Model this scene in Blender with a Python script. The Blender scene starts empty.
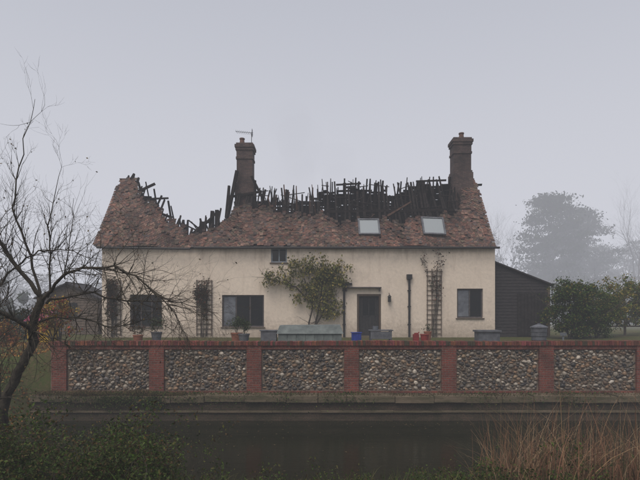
import bpy, math, random
import numpy as np
from mathutils import Vector, Matrix
random.seed(7); rng=np.random.default_rng(7)
scene=bpy.context.scene
scene.view_settings.view_transform='Standard'; scene.view_settings.look='None'; scene.view_settings.exposure=0
COL=scene.collection

# ---------------------------------------------------------------- materials
def _m(name):
    m=bpy.data.materials.new(name); m.use_nodes=True
    nt=m.node_tree; b=nt.nodes['Principled BSDF']; return m,nt,b
def N(nt,t,**kw):
    n=nt.nodes.new(t)
    for k,v in kw.items(): setattr(n,k,v)
    return n
def rgba(c): return (c[0],c[1],c[2],1)
def noise(nt,scale,detail=6,rough=.6,stretch=None):
    tc=N(nt,'ShaderNodeTexCoord'); n=N(nt,'ShaderNodeTexNoise')
    n.inputs['Scale'].default_value=scale; n.inputs['Detail'].default_value=detail; n.inputs['Roughness'].default_value=rough
    src=tc.outputs['Object']
    if stretch:
        mp=N(nt,'ShaderNodeMapping'); mp.inputs['Scale'].default_value=stretch
        nt.links.new(src,mp.inputs['Vector']); src=mp.outputs['Vector']
    nt.links.new(src,n.inputs['Vector']); return n
def ramp(nt,fac,stops):
    r=N(nt,'ShaderNodeValToRGB'); e=r.color_ramp.elements
    while len(e)<len(stops): e.new(.5)
    for i,(p,c) in enumerate(stops): e[i].position=p; e[i].color=rgba(c)
    nt.links.new(fac,r.inputs['Fac']); return r
def mix(nt,a,b,fac,mode='MIX'):
    m=N(nt,'ShaderNodeMix',data_type='RGBA',blend_type=mode)
    for sock,v in ((m.inputs[6],a),(m.inputs[7],b)):
        if isinstance(v,(tuple,list)): sock.default_value=rgba(v)
        else: nt.links.new(v,sock)
    if isinstance(fac,(int,float)): m.inputs[0].default_value=fac
    else: nt.links.new(fac,m.inputs[0])
    return m.outputs[2]
def bump(nt,b,h,strength=.4,dist=.02):
    bp=N(nt,'ShaderNodeBump'); bp.inputs['Strength'].default_value=strength; bp.inputs['Distance'].default_value=dist
    nt.links.new(h,bp.inputs['Height']); nt.links.new(bp.outputs['Normal'],b.inputs['Normal'])
def mat(name,c1,c2=None,scale=3,rough=.85,bs=.3,bd=.02,metal=0,stretch=None,spec=.3):
    m,nt,b=_m(name); b.inputs['Roughness'].default_value=rough; b.inputs['Metallic'].default_value=metal
    b.inputs['Specular IOR Level'].default_value=spec
    c2=c2 or tuple(x*.7 for x in c1)
    n=noise(nt,scale,stretch=stretch); r=ramp(nt,n.outputs['Fac'],[(.35,c1),(.65,c2)])
    nt.links.new(r.outputs['Color'],b.inputs['Base Color'])
    if bs: n2=noise(nt,scale*8,stretch=stretch); bump(nt,b,n2.outputs['Fac'],bs,bd)
    return m
def vcmat(name,rough=.8,nscale=20,var=.35,trans=0,spec=.2,bs=.2,patch=None):
    m,nt,b=_m(name); b.inputs['Roughness'].default_value=rough; b.inputs['Specular IOR Level'].default_value=spec
    a=N(nt,'ShaderNodeAttribute',attribute_name='Col'); n=noise(nt,nscale)
    r=ramp(nt,n.outputs['Fac'],[(.3,(1-var,)*3),(.7,(1+var*.3,)*3)])
    c=mix(nt,a.outputs['Color'],r.outputs['Color'],1.0,'MULTIPLY')
    if patch:
        n2=noise(nt,patch[0],6,.7); r2=ramp(nt,n2.outputs['Fac'],[(.45,(0,0,0)),(.7,(patch[2],)*3)])
        c=mix(nt,c,patch[1],r2.outputs['Color'])
    nt.links.new(c,b.inputs['Base Color'])
    if bs: bump(nt,b,n.outputs['Fac'],bs,.01)
    if trans:
        t=N(nt,'ShaderNodeBsdfTranslucent'); nt.links.new(c,t.inputs['Color'])
        ms=N(nt,'ShaderNodeMixShader'); ms.inputs[0].default_value=trans
        nt.links.new(b.outputs[0],ms.inputs[1]); nt.links.new(t.outputs[0],ms.inputs[2])
        nt.links.new(ms.outputs[0],nt.nodes['Material Output'].inputs['Surface'])
    return m
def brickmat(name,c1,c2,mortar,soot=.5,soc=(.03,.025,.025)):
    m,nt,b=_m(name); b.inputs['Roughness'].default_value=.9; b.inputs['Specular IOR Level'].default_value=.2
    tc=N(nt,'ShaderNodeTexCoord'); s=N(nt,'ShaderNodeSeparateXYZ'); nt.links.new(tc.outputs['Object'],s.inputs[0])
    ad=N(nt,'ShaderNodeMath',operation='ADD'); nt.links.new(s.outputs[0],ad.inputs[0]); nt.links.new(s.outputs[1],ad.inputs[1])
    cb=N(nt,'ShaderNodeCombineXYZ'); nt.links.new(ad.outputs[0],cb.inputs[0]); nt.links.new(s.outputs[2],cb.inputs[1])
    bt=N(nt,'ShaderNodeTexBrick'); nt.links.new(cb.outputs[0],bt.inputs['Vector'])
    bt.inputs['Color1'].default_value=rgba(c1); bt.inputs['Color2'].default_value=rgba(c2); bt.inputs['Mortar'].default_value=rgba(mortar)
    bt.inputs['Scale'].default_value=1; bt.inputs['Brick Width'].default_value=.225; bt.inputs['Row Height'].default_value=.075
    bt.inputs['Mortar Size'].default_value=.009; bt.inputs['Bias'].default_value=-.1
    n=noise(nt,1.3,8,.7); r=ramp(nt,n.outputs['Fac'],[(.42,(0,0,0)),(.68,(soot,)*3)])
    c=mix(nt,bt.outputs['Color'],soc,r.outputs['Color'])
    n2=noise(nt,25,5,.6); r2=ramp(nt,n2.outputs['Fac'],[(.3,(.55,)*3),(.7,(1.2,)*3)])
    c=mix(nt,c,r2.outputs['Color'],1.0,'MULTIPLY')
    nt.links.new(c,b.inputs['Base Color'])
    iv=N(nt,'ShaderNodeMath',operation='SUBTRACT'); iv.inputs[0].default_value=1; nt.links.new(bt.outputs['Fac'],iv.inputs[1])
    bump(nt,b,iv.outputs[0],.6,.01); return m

M={}
m,nt,b=_m('lime_render'); b.inputs['Roughness'].default_value=.92; b.inputs['Specular IOR Level'].default_value=.15
n1=noise(nt,.55,8,.65); n2=noise(nt,2.2,8,.7,(1,1,.12)); n3=noise(nt,7,6,.7); n4=noise(nt,1.1,9,.75)
c=ramp(nt,n1.outputs['Fac'],[(.3,(.80,.705,.60)),(.7,(.70,.61,.515))]).outputs['Color']
c=mix(nt,c,(.44,.35,.28),ramp(nt,n2.outputs['Fac'],[(.53,(0,0,0)),(.80,(.5,)*3)]).outputs['Color'])
c=mix(nt,c,(.50,.44,.39),ramp(nt,n4.outputs['Fac'],[(.54,(0,0,0)),(.70,(.4,)*3)]).outputs['Color'])
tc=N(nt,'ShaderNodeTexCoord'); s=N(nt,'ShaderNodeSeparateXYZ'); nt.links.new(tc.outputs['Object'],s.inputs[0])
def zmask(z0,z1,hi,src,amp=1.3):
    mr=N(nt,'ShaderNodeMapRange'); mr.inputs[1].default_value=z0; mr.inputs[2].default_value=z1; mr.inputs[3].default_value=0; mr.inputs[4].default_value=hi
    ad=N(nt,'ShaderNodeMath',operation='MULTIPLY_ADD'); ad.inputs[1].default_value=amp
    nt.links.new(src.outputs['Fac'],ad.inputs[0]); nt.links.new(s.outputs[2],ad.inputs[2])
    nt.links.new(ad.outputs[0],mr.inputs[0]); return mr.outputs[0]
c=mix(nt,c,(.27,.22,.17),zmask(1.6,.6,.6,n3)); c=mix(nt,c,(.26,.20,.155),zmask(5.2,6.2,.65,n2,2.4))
r3=ramp(nt,n3.outputs['Fac'],[(.3,(.88,)*3),(.7,(1.05,)*3)]); c=mix(nt,c,r3.outputs['Color'],1.0,'MULTIPLY')
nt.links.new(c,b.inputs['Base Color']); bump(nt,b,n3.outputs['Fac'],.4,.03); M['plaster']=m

M['brick']=brickmat('red_brick',(.25,.073,.055),(.14,.05,.04),(.19,.14,.115),.65,(.06,.036,.03))
M['chimbrick']=brickmat('sooty_brick',(.14,.09,.08),(.08,.055,.055),(.11,.10,.095),.85)
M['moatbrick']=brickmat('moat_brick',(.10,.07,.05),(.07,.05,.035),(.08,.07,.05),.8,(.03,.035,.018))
M['tile']=vcmat('fired_clay_tile',.85,14,.45,patch=(.7,(.045,.035,.033),.65))
M['vc']=vcmat('fired_clay',.85,14,.45,patch=(2.5,(.06,.05,.035),.55))
M['flint']=vcmat('flint',.5,30,.5,spec=.4,patch=(.9,(.07,.055,.035),.55))
M['leaf']=vcmat('leaf',.6,3,.4,trans=.25,bs=0)
M['reed']=vcmat('dry_reed',.8,8,.3,trans=.2,bs=0)
M['mortar']=mat('lime_mortar',(.22,.18,.14),(.13,.105,.08),6,.95)
M['char']=mat('charred_timber',(.007,.006,.006),(.022,.017,.016),5,.85,.5,.02,spec=.15)
M['char2']=mat('scorched_timber',(.055,.032,.024),(.11,.065,.048),4,.85,.5,.02)
M['bark']=mat('bark',(.040,.034,.028),(.09,.08,.062),9,.9,.6,.02)
M['ledge']=mat('mossy_stone',(.17,.135,.095),(.075,.07,.038),2.2,.9,.6,.03,stretch=(.6,1,3))
M['black']=mat('black_iron',(.02,.02,.022),(.035,.035,.035),10,.5)
M['frame']=mat('dark_window_frame',(.05,.045,.045),(.09,.08,.08),8,.6)
M['bframe']=mat('pale_window_frame',(.28,.33,.38),(.2,.23,.27),8,.6)
M['doorframe']=mat('door_frame_oak',(.10,.07,.05),(.06,.045,.035),8,.7,stretch=(4,4,.5))
M['shedwood']=mat('tarred_boards',(.018,.016,.018),(.042,.038,.04),4,.8,.4,.02,stretch=(1,1,6))
M['felt']=mat('roofing_felt',(.012,.011,.011),(.03,.026,.026),6,.9)
M['grey']=mat('weathered_grey_green',(.19,.22,.215),(.10,.12,.12),3,.75)
M['greyd']=mat('lead_grey',(.14,.15,.17),(.08,.085,.1),5,.6)
M['blue']=mat('blue_plastic',(.03,.06,.32),(.02,.04,.22),5,.4,0)
M['red']=mat('red_plastic',(.28,.045,.04),(.18,.03,.03),5,.45,0)
M['pink']=mat('pink_plastic',(.50,.12,.22),(.4,.09,.17),5,.45,0)
M['yellow']=mat('yellow_plastic',(.60,.40,.06),(.45,.30,.04),5,.45,0)
M['terra']=mat('terracotta',(.32,.13,.08),(.22,.09,.06),6,.85)
M['curt']=mat('pale_blind',(.17,.19,.22),(.09,.10,.12),3,.9)
M['wood']=mat('weathered_wood',(.15,.115,.09),(.085,.07,.055),6,.85,.4,.02)
m,nt,b=_m('window_glass'); b.inputs['Base Color'].default_value=(.010,.012,.014,1); b.inputs['Roughness'].default_value=.08
n=noise(nt,1.5,3); bump(nt,b,n.outputs['Fac'],.08,.03); M['glass']=m
m,nt,b=_m('skylight_glass'); b.inputs['Base Color'].default_value=(.30,.34,.36,1); b.inputs['Roughness'].default_value=.12; b.inputs['Specular IOR Level'].default_value=1; M['sky_glass']=m  # pale blue-grey base colour stands in for sky reflected in the pane
m,nt,b=_m('moat_water'); b.inputs['Base Color'].default_value=(.012,.013,.006,1); b.inputs['Roughness'].default_value=.05; b.inputs['IOR'].default_value=1.33
n=noise(nt,2.2,5,.6,(1,2.4,1)); bump(nt,b,n.outputs['Fac'],.22,.04); M['water']=m
m,nt,b=_m('ground'); b.inputs['Roughness'].default_value=.95; b.inputs['Specular IOR Level'].default_value=.1
n1=noise(nt,.5,8,.7); n2=noise(nt,9,8,.75)
c=ramp(nt,n1.outputs['Fac'],[(.35,(.055,.085,.022)),(.6,(.085,.075,.035))]).outputs['Color']
c=mix(nt,c,(.13,.09,.055),ramp(nt,n2.outputs['Fac'],[(.48,(0,0,0)),(.66,(.75,)*3)]).outputs['Color'])
nt.links.new(c,b.inputs['Base Color']); bump(nt,b,n2.outputs['Fac'],.8,.06); M['ground']=m

# ---------------------------------------------------------------- mesh helpers
def empty(name,loc=(0,0,0)):
    e=bpy.data.objects.new(name,None); COL.objects.link(e); e.location=loc; e.empty_display_size=.3; return e
def mkmesh(name,V,F,m,parent=None,cols=None,smooth=False):
    me=bpy.data.meshes.new(name)
    V=np.asarray(V,dtype=np.float32).reshape(-1,3)
    if isinstance(F,np.ndarray):
        n,k=F.shape; me.vertices.add(len(V)); me.vertices.foreach_set('co',V.ravel())
        me.loops.add(n*k); me.loops.foreach_set('vertex_index',F.astype(np.int32).ravel())
        me.polygons.add(n); me.polygons.foreach_set('loop_start',np.arange(0,n*k,k,dtype=np.int32))
        try: me.polygons.foreach_set('loop_total',np.full(n,k,dtype=np.int32))
        except Exception: pass
        me.update(calc_edges=True)
    else:
        me.from_pydata(V.tolist(),[],F); me.update()
    if cols is not None:
        a=me.color_attributes.new('Col','FLOAT_COLOR','POINT')
        cc=np.ones((len(V),4),dtype=np.float32); cc[:,:3]=np.asarray(cols).reshape(-1,3); a.data.foreach_set('color',cc.ravel())
    me.polygons.foreach_set('use_smooth',np.full(len(me.polygons),bool(smooth),dtype=bool))
    me.materials.append(m)
    o=bpy.data.objects.new(name,me); COL.objects.link(o)
    if parent: o.parent=parent
    return o
BF=np.array([[0,1,3,2],[4,6,7,5],[0,4,5,1],[2,3,7,6],[0,2,6,4],[1,5,7,3]])
BC=np.array([[x,y,z] for x in(-.5,.5) for y in(-.5,.5) for z in(-.5,.5)])
class MB:
    def __init__(s): s.V=[];s.F=[];s.C=[];s.n=0
    def add(s,v,f,c=None):
        v=np.asarray(v,float); s.V.append(v); s.F.append(np.asarray(f)+s.n); s.n+=len(v)
        s.C.append(np.tile(np.asarray(c if c is not None else (.5,.5,.5),float),(len(v),1)))
    def box(s,x0,x1,y0,y1,z0,z1,c=None):
        v=BC*np.array([x1-x0,y1-y0,z1-z0])+np.array([(x0+x1)/2,(y0+y1)/2,(z0+z1)/2]); s.add(v,BF,c)
    def obox(s,cen,ax,ay,az,c=None):
        R=np.array([ax,ay,az]); s.add(BC@R+np.asarray(cen),BF,c)
    def beam(s,p0,p1,w,h,c=None,taper=1):
        p0=np.array(p0,float);p1=np.array(p1,float); d=p1-p0; L=np.linalg.norm(d); t=d/L
        r=np.array([1,0,0.]) if abs(t[0])<.8 else np.array([0,1,0.])
        a=np.cross(t,r); a/=np.linalg.norm(a); bb=np.cross(t,a)
        v=[]
        for x in(-.5,.5):
            for y in(-.5,.5):
                for z in(0,1):
                    k=taper if z else 1
                    v.append(p0+d*z+a*x*w*k+bb*y*h*k)
        s.add(v,BF,c)
    def cyl(s,p0,p1,r0,r1,n=14,c=None,cap=True):
        p0=np.array(p0,float);p1=np.array(p1,float); t=(p1-p0)/np.linalg.norm(p1-p0)
        r=np.array([1,0,0.]) if abs(t[0])<.8 else np.array([0,1,0.])
        a=np.cross(t,r); a/=np.linalg.norm(a); bb=np.cross(t,a)
        v=[];f=[]
        for k,(p,rr) in enumerate(((p0,r0),(p1,r1))):
            for i in range(n):
                an=2*math.pi*i/n; v.append(p+rr*(math.cos(an)*a+math.sin(an)*bb))
        v+= [p0,p1]
        for i in range(n):
            j=(i+1)%n; f.append([i,j,n+j,n+i])
            if cap: f.append([2*n,j,i,i]); f.append([2*n+1,n+i,n+j,n+j])
        s.add(v,np.array(f),c)
    def make(s,name,m,parent=None,smooth=False):
        V=np.concatenate(s.V);F=np.concatenate(s.F);C=np.concatenate(s.C)
        deg=F[:,2]==F[:,3]
        Fl=[list(map(int,r)) for r in F[~deg]]+[list(map(int,r[:3])) for r in F[deg]] if deg.any() else F
        return mkmesh(name,V,Fl,m,parent,C,smooth)
def tubes(name,lines,m,parent=None,sides=5):
    V=[];F=[];n=0
    ang=np.arange(sides)*2*math.pi/sides; ca,sa=np.cos(ang),np.sin(ang)
    for pts,rad in lines:
        P=np.array(pts,float); k=len(P)
        T=np.gradient(P,axis=0); T/=np.linalg.norm(T,axis=1)[:,None]+1e-9
        ref=np.array([.3,1,.1]) if abs(T[0][1])<.8 else np.array([1,.1,.2])
        A=np.cross(T,ref); A/=np.linalg.norm(A,axis=1)[:,None]+1e-9; B=np.cross(T,A)
        R=np.array(rad)[:,None,None]
        ring=P[:,None,:]+R*(ca[None,:,None]*A[:,None,:]+sa[None,:,None]*B[:,None,:])
        V.append(ring.reshape(-1,3))
        i=np.arange(k-1)[:,None]*sides; j=np.arange(sides)[None,:]; j2=(j+1)%sides
        F.append(np.stack([i+j,i+j2,i+sides+j2,i+sides+j],-1).reshape(-1,4)+n); n+=k*sides
    return mkmesh(name,np.concatenate(V),np.concatenate(F),m,parent,None,True)
def unit(v): return v/(np.linalg.norm(v)+1e-9)
def grow(out,p,d,L,r,depth,wig=.18,up=.05,nch=(3,5),spread=.75,shrink=(.5,.75),tips=None,seg=5):
    pts=[np.array(p,float)]; d=unit(np.array(d,float)); rad=[r]
    for i in range(seg):
        d=unit(d+rng.normal(0,wig,3)+np.array([0,0,up])); pts.append(pts[-1]+d*L/seg); rad.append(r*(1-.62*(i+1)/seg))
    out.append((pts,rad))
    if tips is not None and depth<=1: tips.extend(pts[1:])
    if depth<=0: return
    for k in range(rng.integers(nch[0],nch[1]+1)):
        i=rng.integers(2,seg+1) if k else seg
        dd=unit(pts[i]-pts[i-1]); side=rng.normal(0,1,3); side=unit(side-dd*side.dot(dd))
        grow(out,pts[i],unit(dd+side*spread*rng.uniform(.6,1.3)),L*rng.uniform(*shrink),max(rad[i]*.7,.0012),depth-1,wig,up,nch,spread,shrink,tips,seg)
def leaves(name,P,size,pal,m,parent=None,droop=.0,jit=.5,w=.55):
    P=np.asarray(P,float); n=len(P); pal=np.array(pal)
    a=rng.normal(0,1,(n,3)); a[:,2]-=droop; a/=np.linalg.norm(a,axis=1)[:,None]
    b=rng.normal(0,1,(n,3)); b=np.cross(a,b); b/=np.linalg.norm(b,axis=1)[:,None]
    c=np.cross(a,b)
    s=(size*rng.uniform(1-jit,1+jit,n))[:,None]
    V=np.stack([P-a*s*.5, P+b*s*w*.5+c*s*.08, P+a*s*.5, P-b*s*w*.5+c*s*.08],1)
    F=(np.arange(n)*4)[:,None]+np.array([0,1,2,3])
    col=pal[rng.integers(0,len(pal),n)]*rng.uniform(.6,1.35,(n,1)); col=np.repeat(col,4,axis=0)
    return mkmesh(name,V.reshape(-1,3),F,m,parent,col)
def clumps(cen,rad,nc,per,cr,shell=.55):
    out=[]
    for i in range(nc):
        d=unit(rng.normal(0,1,3)); r=rng.uniform(shell,1.0)
        c=np.array(cen)+d*r*np.array(rad); k=rng.uniform(.5,1.2)*cr
        q=rng.normal(0,.5,(int(per*rng.uniform(.5,1.3)),3))*k*np.array([1,1,.7]); out.append(c+q)
    return np.concatenate(out)
def sstep(a,b,x): t=np.clip((x-a)/(b-a),0,1); return t*t*(3-2*t)

# ---------------------------------------------------------------- terrain
def H(x,y):
    x=np.asarray(x,float);y=np.asarray(y,float)
    moat=np.interp(y,[-5,4.3,9.6,10.6,16.08,16.22,2000],[-.5,-.55,-2.45,-3.1,-3.1,-.02,-.02])
    left=np.interp(y,[-5,6,13,18,2000],[-.5,-.6,-1.05,-.02,-.02])
    mm=sstep(-11.2,-7.6,x)
    z=left*(1-mm)+moat*mm
    bumpy=.06*np.sin(x*1.7+y*.9)+.04*np.sin(x*3.9-y*2.7)+.03*np.sin(x*7.1+y*6.3)
    return z+bumpy*np.where(y<15.5,1,0)
xs=np.concatenate([[-900,-400,-150,-70,-40,-25],np.arange(-18,18.01,.3),[25,40,70,150,400,900]])
ys=np.concatenate([[-900,-200,-60,-15,-5],np.arange(0,15.9,.3),[16.08,16.22,17,19,22,26,32,45,70,120,200,400,1200]])
X,Y=np.meshgrid(xs,ys); Z=H(X,Y); nx=len(xs)
V=np.stack([X,Y,Z],-1).reshape(-1,3)
i,j=np.meshgrid(np.arange(len(ys)-1),np.arange(nx-1),indexing='ij'); q=i*nx+j
F=np.stack([q,q+1,q+nx+1,q+nx],-1).reshape(-1,4)
mkmesh('ground',V,F,M['ground'],smooth=True)
mb=MB(); mb.add([[-12,7.5,-2.3],[40,7.5,-2.3],[40,15.9,-2.3],[-12,15.9,-2.3]],[[0,1,2,3]]); mb.make('moat_water',M['water'])

# ---------------------------------------------------------------- moat ledge + garden wall
e=empty('moat_embankment')
mb=MB(); x=-9.3
while x<22:
    w=rng.uniform(.9,1.6); dz=rng.uniform(-.02,.02); dy=rng.uniform(-.04,.04)
    mb.box(x,x+w-.02,15.34+dy,16.3,-1.70+dz,-1.5+dz); x+=w
mb.make('coping_slabs',M['ledge'],e)
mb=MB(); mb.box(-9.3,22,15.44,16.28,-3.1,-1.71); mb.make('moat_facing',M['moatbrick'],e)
mb=MB(); x=-9.3
while x<22:
    w=rng.uniform(1.5,3); dy=rng.uniform(-.02,.02); mb.box(x,x+w-.01,15.38+dy,15.439,-2.03,-1.97+rng.uniform(-.01,.01)); x+=w
mb.make('string_course',M['ledge'],e)

e=empty('flint_garden_wall')
mb=MB(); mb.box(-9,22,16.05,16.33,-1.5,.0); mb.make('core',M['mortar'],e)
piers=[-8.93+3.245*i for i in range(10)]; pw=.49
mb=MB()
for p in piers: mb.box(p,p+pw,15.965,16.38,-1.499,.085)
mb.box(-8.99,22,15.985,16.36,-.04,.083); mb.box(-8.99,22,15.99,16.36,-1.499,-1.42)
mb.make('brick_piers',M['brick'],e)
mb=MB(); x=-9.02
while x<22:
    w=.072; c=np.array([.235,.068,.052])*rng.uniform(.5,1.25)*np.array([1,rng.uniform(.85,1.4),rng.uniform(.9,1.4)])
    if rng.random()<.15: c=np.array([.08,.065,.045])
    dz=rng.uniform(-.009,.009)+.012*math.sin(x*.8); dy=rng.uniform(-.012,.012)
    mb.box(x,x+w,15.93+dy,16.41+dy,.087,.225+dz,c); x+=w+.009
mb.make('coping_bricks',M['vc'],e)
mb=MB(); mb.box(-9.01,22,15.95,16.39,.086,.2); mb.make('coping_mortar',M['mortar'],e)
import bmesh
bm=bmesh.new(); bmesh.ops.create_icosphere(bm,subdivisions=2,radius=1); iv=np.array([v.co[:] for v in bm.verts]); 
iF=np.array([[v.index for v in f.verts] for f in bm.faces]); bm.free()
pal=np.array([[.05,.05,.052],[.11,.10,.095],[.21,.185,.155],[.34,.30,.25],[.50,.45,.38],[.25,.16,.10],[.15,.10,.07],[.30,.215,.14],[.12,.105,.10],[.62,.57,.50]])
pp=np.array([.13,.15,.16,.14,.06,.12,.1,.08,.05,.01])
FV=[];FF=[];FC=[];n=0
for a in range(len(piers)):
    x0=piers[a]+pw+.02; x1=(piers[a+1]-.02) if a+1<len(piers) else 22
    placed=[]; cell={}
    area=(x1-x0)*1.3
    for rr,tries in ((.072,int(area*40)),(.052,int(area*240)),(.037,int(area*700)),(.026,int(area*900))):
        for _ in range(tries):
            px=rng.uniform(x0+.04,x1-.04); pz=rng.uniform(-1.385,-.075); ok=True
            ci,cj=int(px/.16),int(pz/.16)
            for di in(-1,0,1):
                for dj in(-1,0,1):
                    for (qx,qz,qr) in cell.get((ci+di,cj+dj),()):
                        if ((qx-px)/1.15)**2+((qz-pz)/.85)**2<(qr+rr)**2*.92: ok=False;break
                    if not ok: break
                if not ok: break
            if ok: cell.setdefault((ci,cj),[]).append((px,pz,rr)); placed.append((px,pz,rr))
    for (px,pz,rr) in placed:
        ph=rng.uniform(0,6.28,3)
        dist=1+.16*np.sin(iv[:,0]*2.3+ph[0])+.14*np.sin(iv[:,2]*2.9+ph[1])+.1*np.sin(iv[:,1]*3.1+iv[:,0]*2+ph[2])
        v=iv*dist[:,None]*np.array([rr*1.12*rng.uniform(.9,1.2),.03+rr*.35,rr*.86*rng.uniform(.85,1.1)]); an=rng.uniform(-.7,.7); ca,sa=math.cos(an),math.sin(an)
        v=np.stack([v[:,0]*ca-v[:,2]*sa,v[:,1],v[:,0]*sa+v[:,2]*ca],-1)
        v+=np.array([px,16.052+rng.uniform(-.012,.012),pz])
        FV.append(v);FF.append(iF+n);n+=len(iv)
        c=pal[rng.choice(10,p=pp)]*rng.uniform(.75,1.25); FC.append(np.tile(c,(len(iv),1)))
mkmesh('flint_panels',np.concatenate(FV),np.concatenate(FF),M['flint'],e,np.concatenate(FC),True)

# ---------------------------------------------------------------- cottage
YF=24.0; house=empty('burnt_cottage',(0,0,0))
XL,XR=-10.9,8.75; EZ=4.66
openings=[(-2.45,-1.65,3.72,4.45),(-9.5,-7.9,.5,2.12),(-4.9,-2.8,.5,2.1),(1.85,3.05,.02,2.15),(6.85,8.15,.95,2.42)]
xsn=sorted({XL,XR}|{o[0] for o in openings}|{o[1] for o in openings}); zsn=sorted({-.1,EZ}|{o[2] for o in openings}|{o[3] for o in openings})
mb=MB()
for a in range(len(xsn)-1):
    for c_ in range(len(zsn)-1):
        cx=(xsn[a]+xsn[a+1])/2; cz=(zsn[c_]+zsn[c_+1])/2
        if any(o[0]<cx<o[1] and o[2]<cz<o[3] for o in openings): continue
        x0,x1,z0,z1=xsn[a],xsn[a+1],zsn[c_],zsn[c_+1]
        for yy,od in((YF,[0,1,2,3]),(YF+.3,[3,2,1,0])):
            mb.add([[x0,yy,z0],[x1,yy,z0],[x1,yy,z1],[x0,yy,z1]],[od])
for o in openings:
    x0,x1,z0,z1=o
    for q in([[x0,YF,z0],[x0,YF,z1],[x0,YF+.3,z1],[x0,YF+.3,z0]],[[x1,YF,z1],[x1,YF,z0],[x1,YF+.3,z0],[x1,YF+.3,z1]],
             [[x0,YF,z1],[x1,YF,z1],[x1,YF+.3,z1],[x0,YF+.3,z1]],[[x0,YF,z0],[x0,YF+.3,z0],[x1,YF+.3,z0],[x1,YF,z0]]): mb.add(q,[[0,1,2,3]])
mb.add([[XL,YF,EZ],[XR,YF,EZ],[XR,YF+.3,EZ],[XL,YF+.3,EZ]],[[0,1,2,3]])
mb.box(XL,XR,29.7,30,-.1,EZ-.01)
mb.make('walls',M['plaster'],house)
def gable(x0,x1,top):
    pr=[(24.301,-.1),(29.69,-.1),(29.69,4.6)]+top+[(24.301,4.6)]
    k=len(pr); V=[[x0,y,z] for y,z in pr]+[[x1,y,z] for y,z in pr]
    F=[list(range(k)),list(range(2*k-1,k-1,-1))]+[[i,i+k,(i+1)%k+k,(i+1)%k] for i in range(k)]
    return V,F
V,F=gable(XL+.002,XL+.3,[(27.2,8.2),(26.9,8.35),(26.5,7.9)]); mkmesh('gable_wall',V,F,M['plaster'],house)
V,F=gable(XR-.3,XR-.002,[(27.1,8.5),(26.9,8.5)]); mkmesh('gable_wall_far_end',V,F,M['plaster'],house)
mb=MB(); mb.box(XL+.31,XR-.31,24.31,29.68,2.5,2.65)
for xx in(-5.6,-.8,5.1): mb.box(xx,xx+.15,24.31,29.68,0,2.499); mb.box(xx,xx+.15,24.31,29.68,2.651,4.4)
mb.make('charred_floors',M['char'],house)

def window(name,x0,x1,z0,z1,nx_,nz_,fm,sill=True,blind=0):
    w=empty(name); w.parent=house; mb=MB(); t=.07; y0,y1=YF+.08,YF+.15
    mb.box(x0,x1,y0,y1,z1-t,z1);mb.box(x0,x1,y0,y1,z0,z0+t);mb.box(x0,x0+t,y0+.003,y1-.003,z0+t,z1-t);mb.box(x1-t,x1,y0+.003,y1-.003,z0+t,z1-t)
    for i in range(1,nx_): 
        xm=x0+(x1-x0)*i/nx_; mb.box(xm-.03,xm+.03,y0+.005,y1-.005,z0+t,z1-t)
    for i in range(1,nz_):
        zm=z0+(z1-z0)*i/nz_; mb.box(x0+t,x1-t,y0+.02,y1-.02,zm-.015,zm+.015)
    mb.make('frame',fm,w)
    if sill: mb=MB(); mb.box(x0-.06,x1+.06,YF-.06,YF+.079,z0-.05,z0-.002); mb.make('sill',M['wood'],w)
    mb=MB()
    for i in range(nx_):
        xa=x0+t+(x1-x0-2*t)*i/nx_; xb=x0+t+(x1-x0-2*t)*(i+1)/nx_; tl=rng.normal(0,.006)
        mb.obox(((xa+xb)/2,YF+.115,(z0+z1)/2),(xb-xa,tl,0),(0,.01,0),(0,rng.normal(0,.006),z1-z0-2*t))
    mb.make('glass',M['glass'],w)
    if blind:
        mb=MB()
        for (a,b_,c_,d_) in blind: mb.box(a,b_,YF+.098,YF+.103,c_,d_)
        mb.make('boarding',M['curt'],w)
window('attic_window',-2.45,-1.65,3.72,4.45,2,1,M['bframe'])
window('casement_window',-9.5,-7.9,.5,2.12,3,2,M['frame'])
window('casement_window',-4.9,-2.8,.5,2.1,3,1,M['frame'],blind=[(-4.82,-4.24,.58,2.02)])
window('casement_window',6.85,8.15,.95,2.42,2,1,M['frame'],blind=[(6.93,7.46,1.03,2.34)])
d=empty('front_door'); d.parent=house
mb=MB(); mb.box(1.85,1.95,YF+.02,YF+.16,.02,2.15);mb.box(2.95,3.05,YF+.02,YF+.16,.02,2.15);mb.box(1.951,2.949,YF+.02,YF+.16,2.05,2.149)
mb.make('frame',M['doorframe'],d)
mb=MB(); mb.box(1.96,2.94,YF+.16,YF+.2,.05,2.04)
for k in range(6): mb.box(1.97+k*.162,2.12+k*.162,YF+.145,YF+.159,.06,1.0)
mb.box(2.1,2.14,YF+.12,YF+.157,1.05,1.95); mb.box(2.76,2.8,YF+.12,YF+.157,1.05,1.95); mb.box(2.43,2.47,YF+.12,YF+.157,1.05,1.95)
mb.make('leaf',M['black'],d)
mb=MB(); mb.box(2.141,2.429,YF+.15,YF+.158,1.1,1.95); mb.box(2.471,2.759,YF+.15,YF+.158,1.1,1.95); mb.make('door_glass',M['glass'],d)
mb=MB(); mb.box(1.2,3.05,YF-.22,YF-.003,2.44,2.49); mb.box(1.3,1.35,YF-.18,YF-.003,2.28,2.439); mb.box(2.95,3.0,YF-.18,YF-.003,2.28,2.439); mb.make('canopy',M['frame'],d)
mb=MB(); mb.box(1.75,3.15,YF-.5,YF-.002,-.02,.07); mb.make('step',M['ledge'],d)
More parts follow.
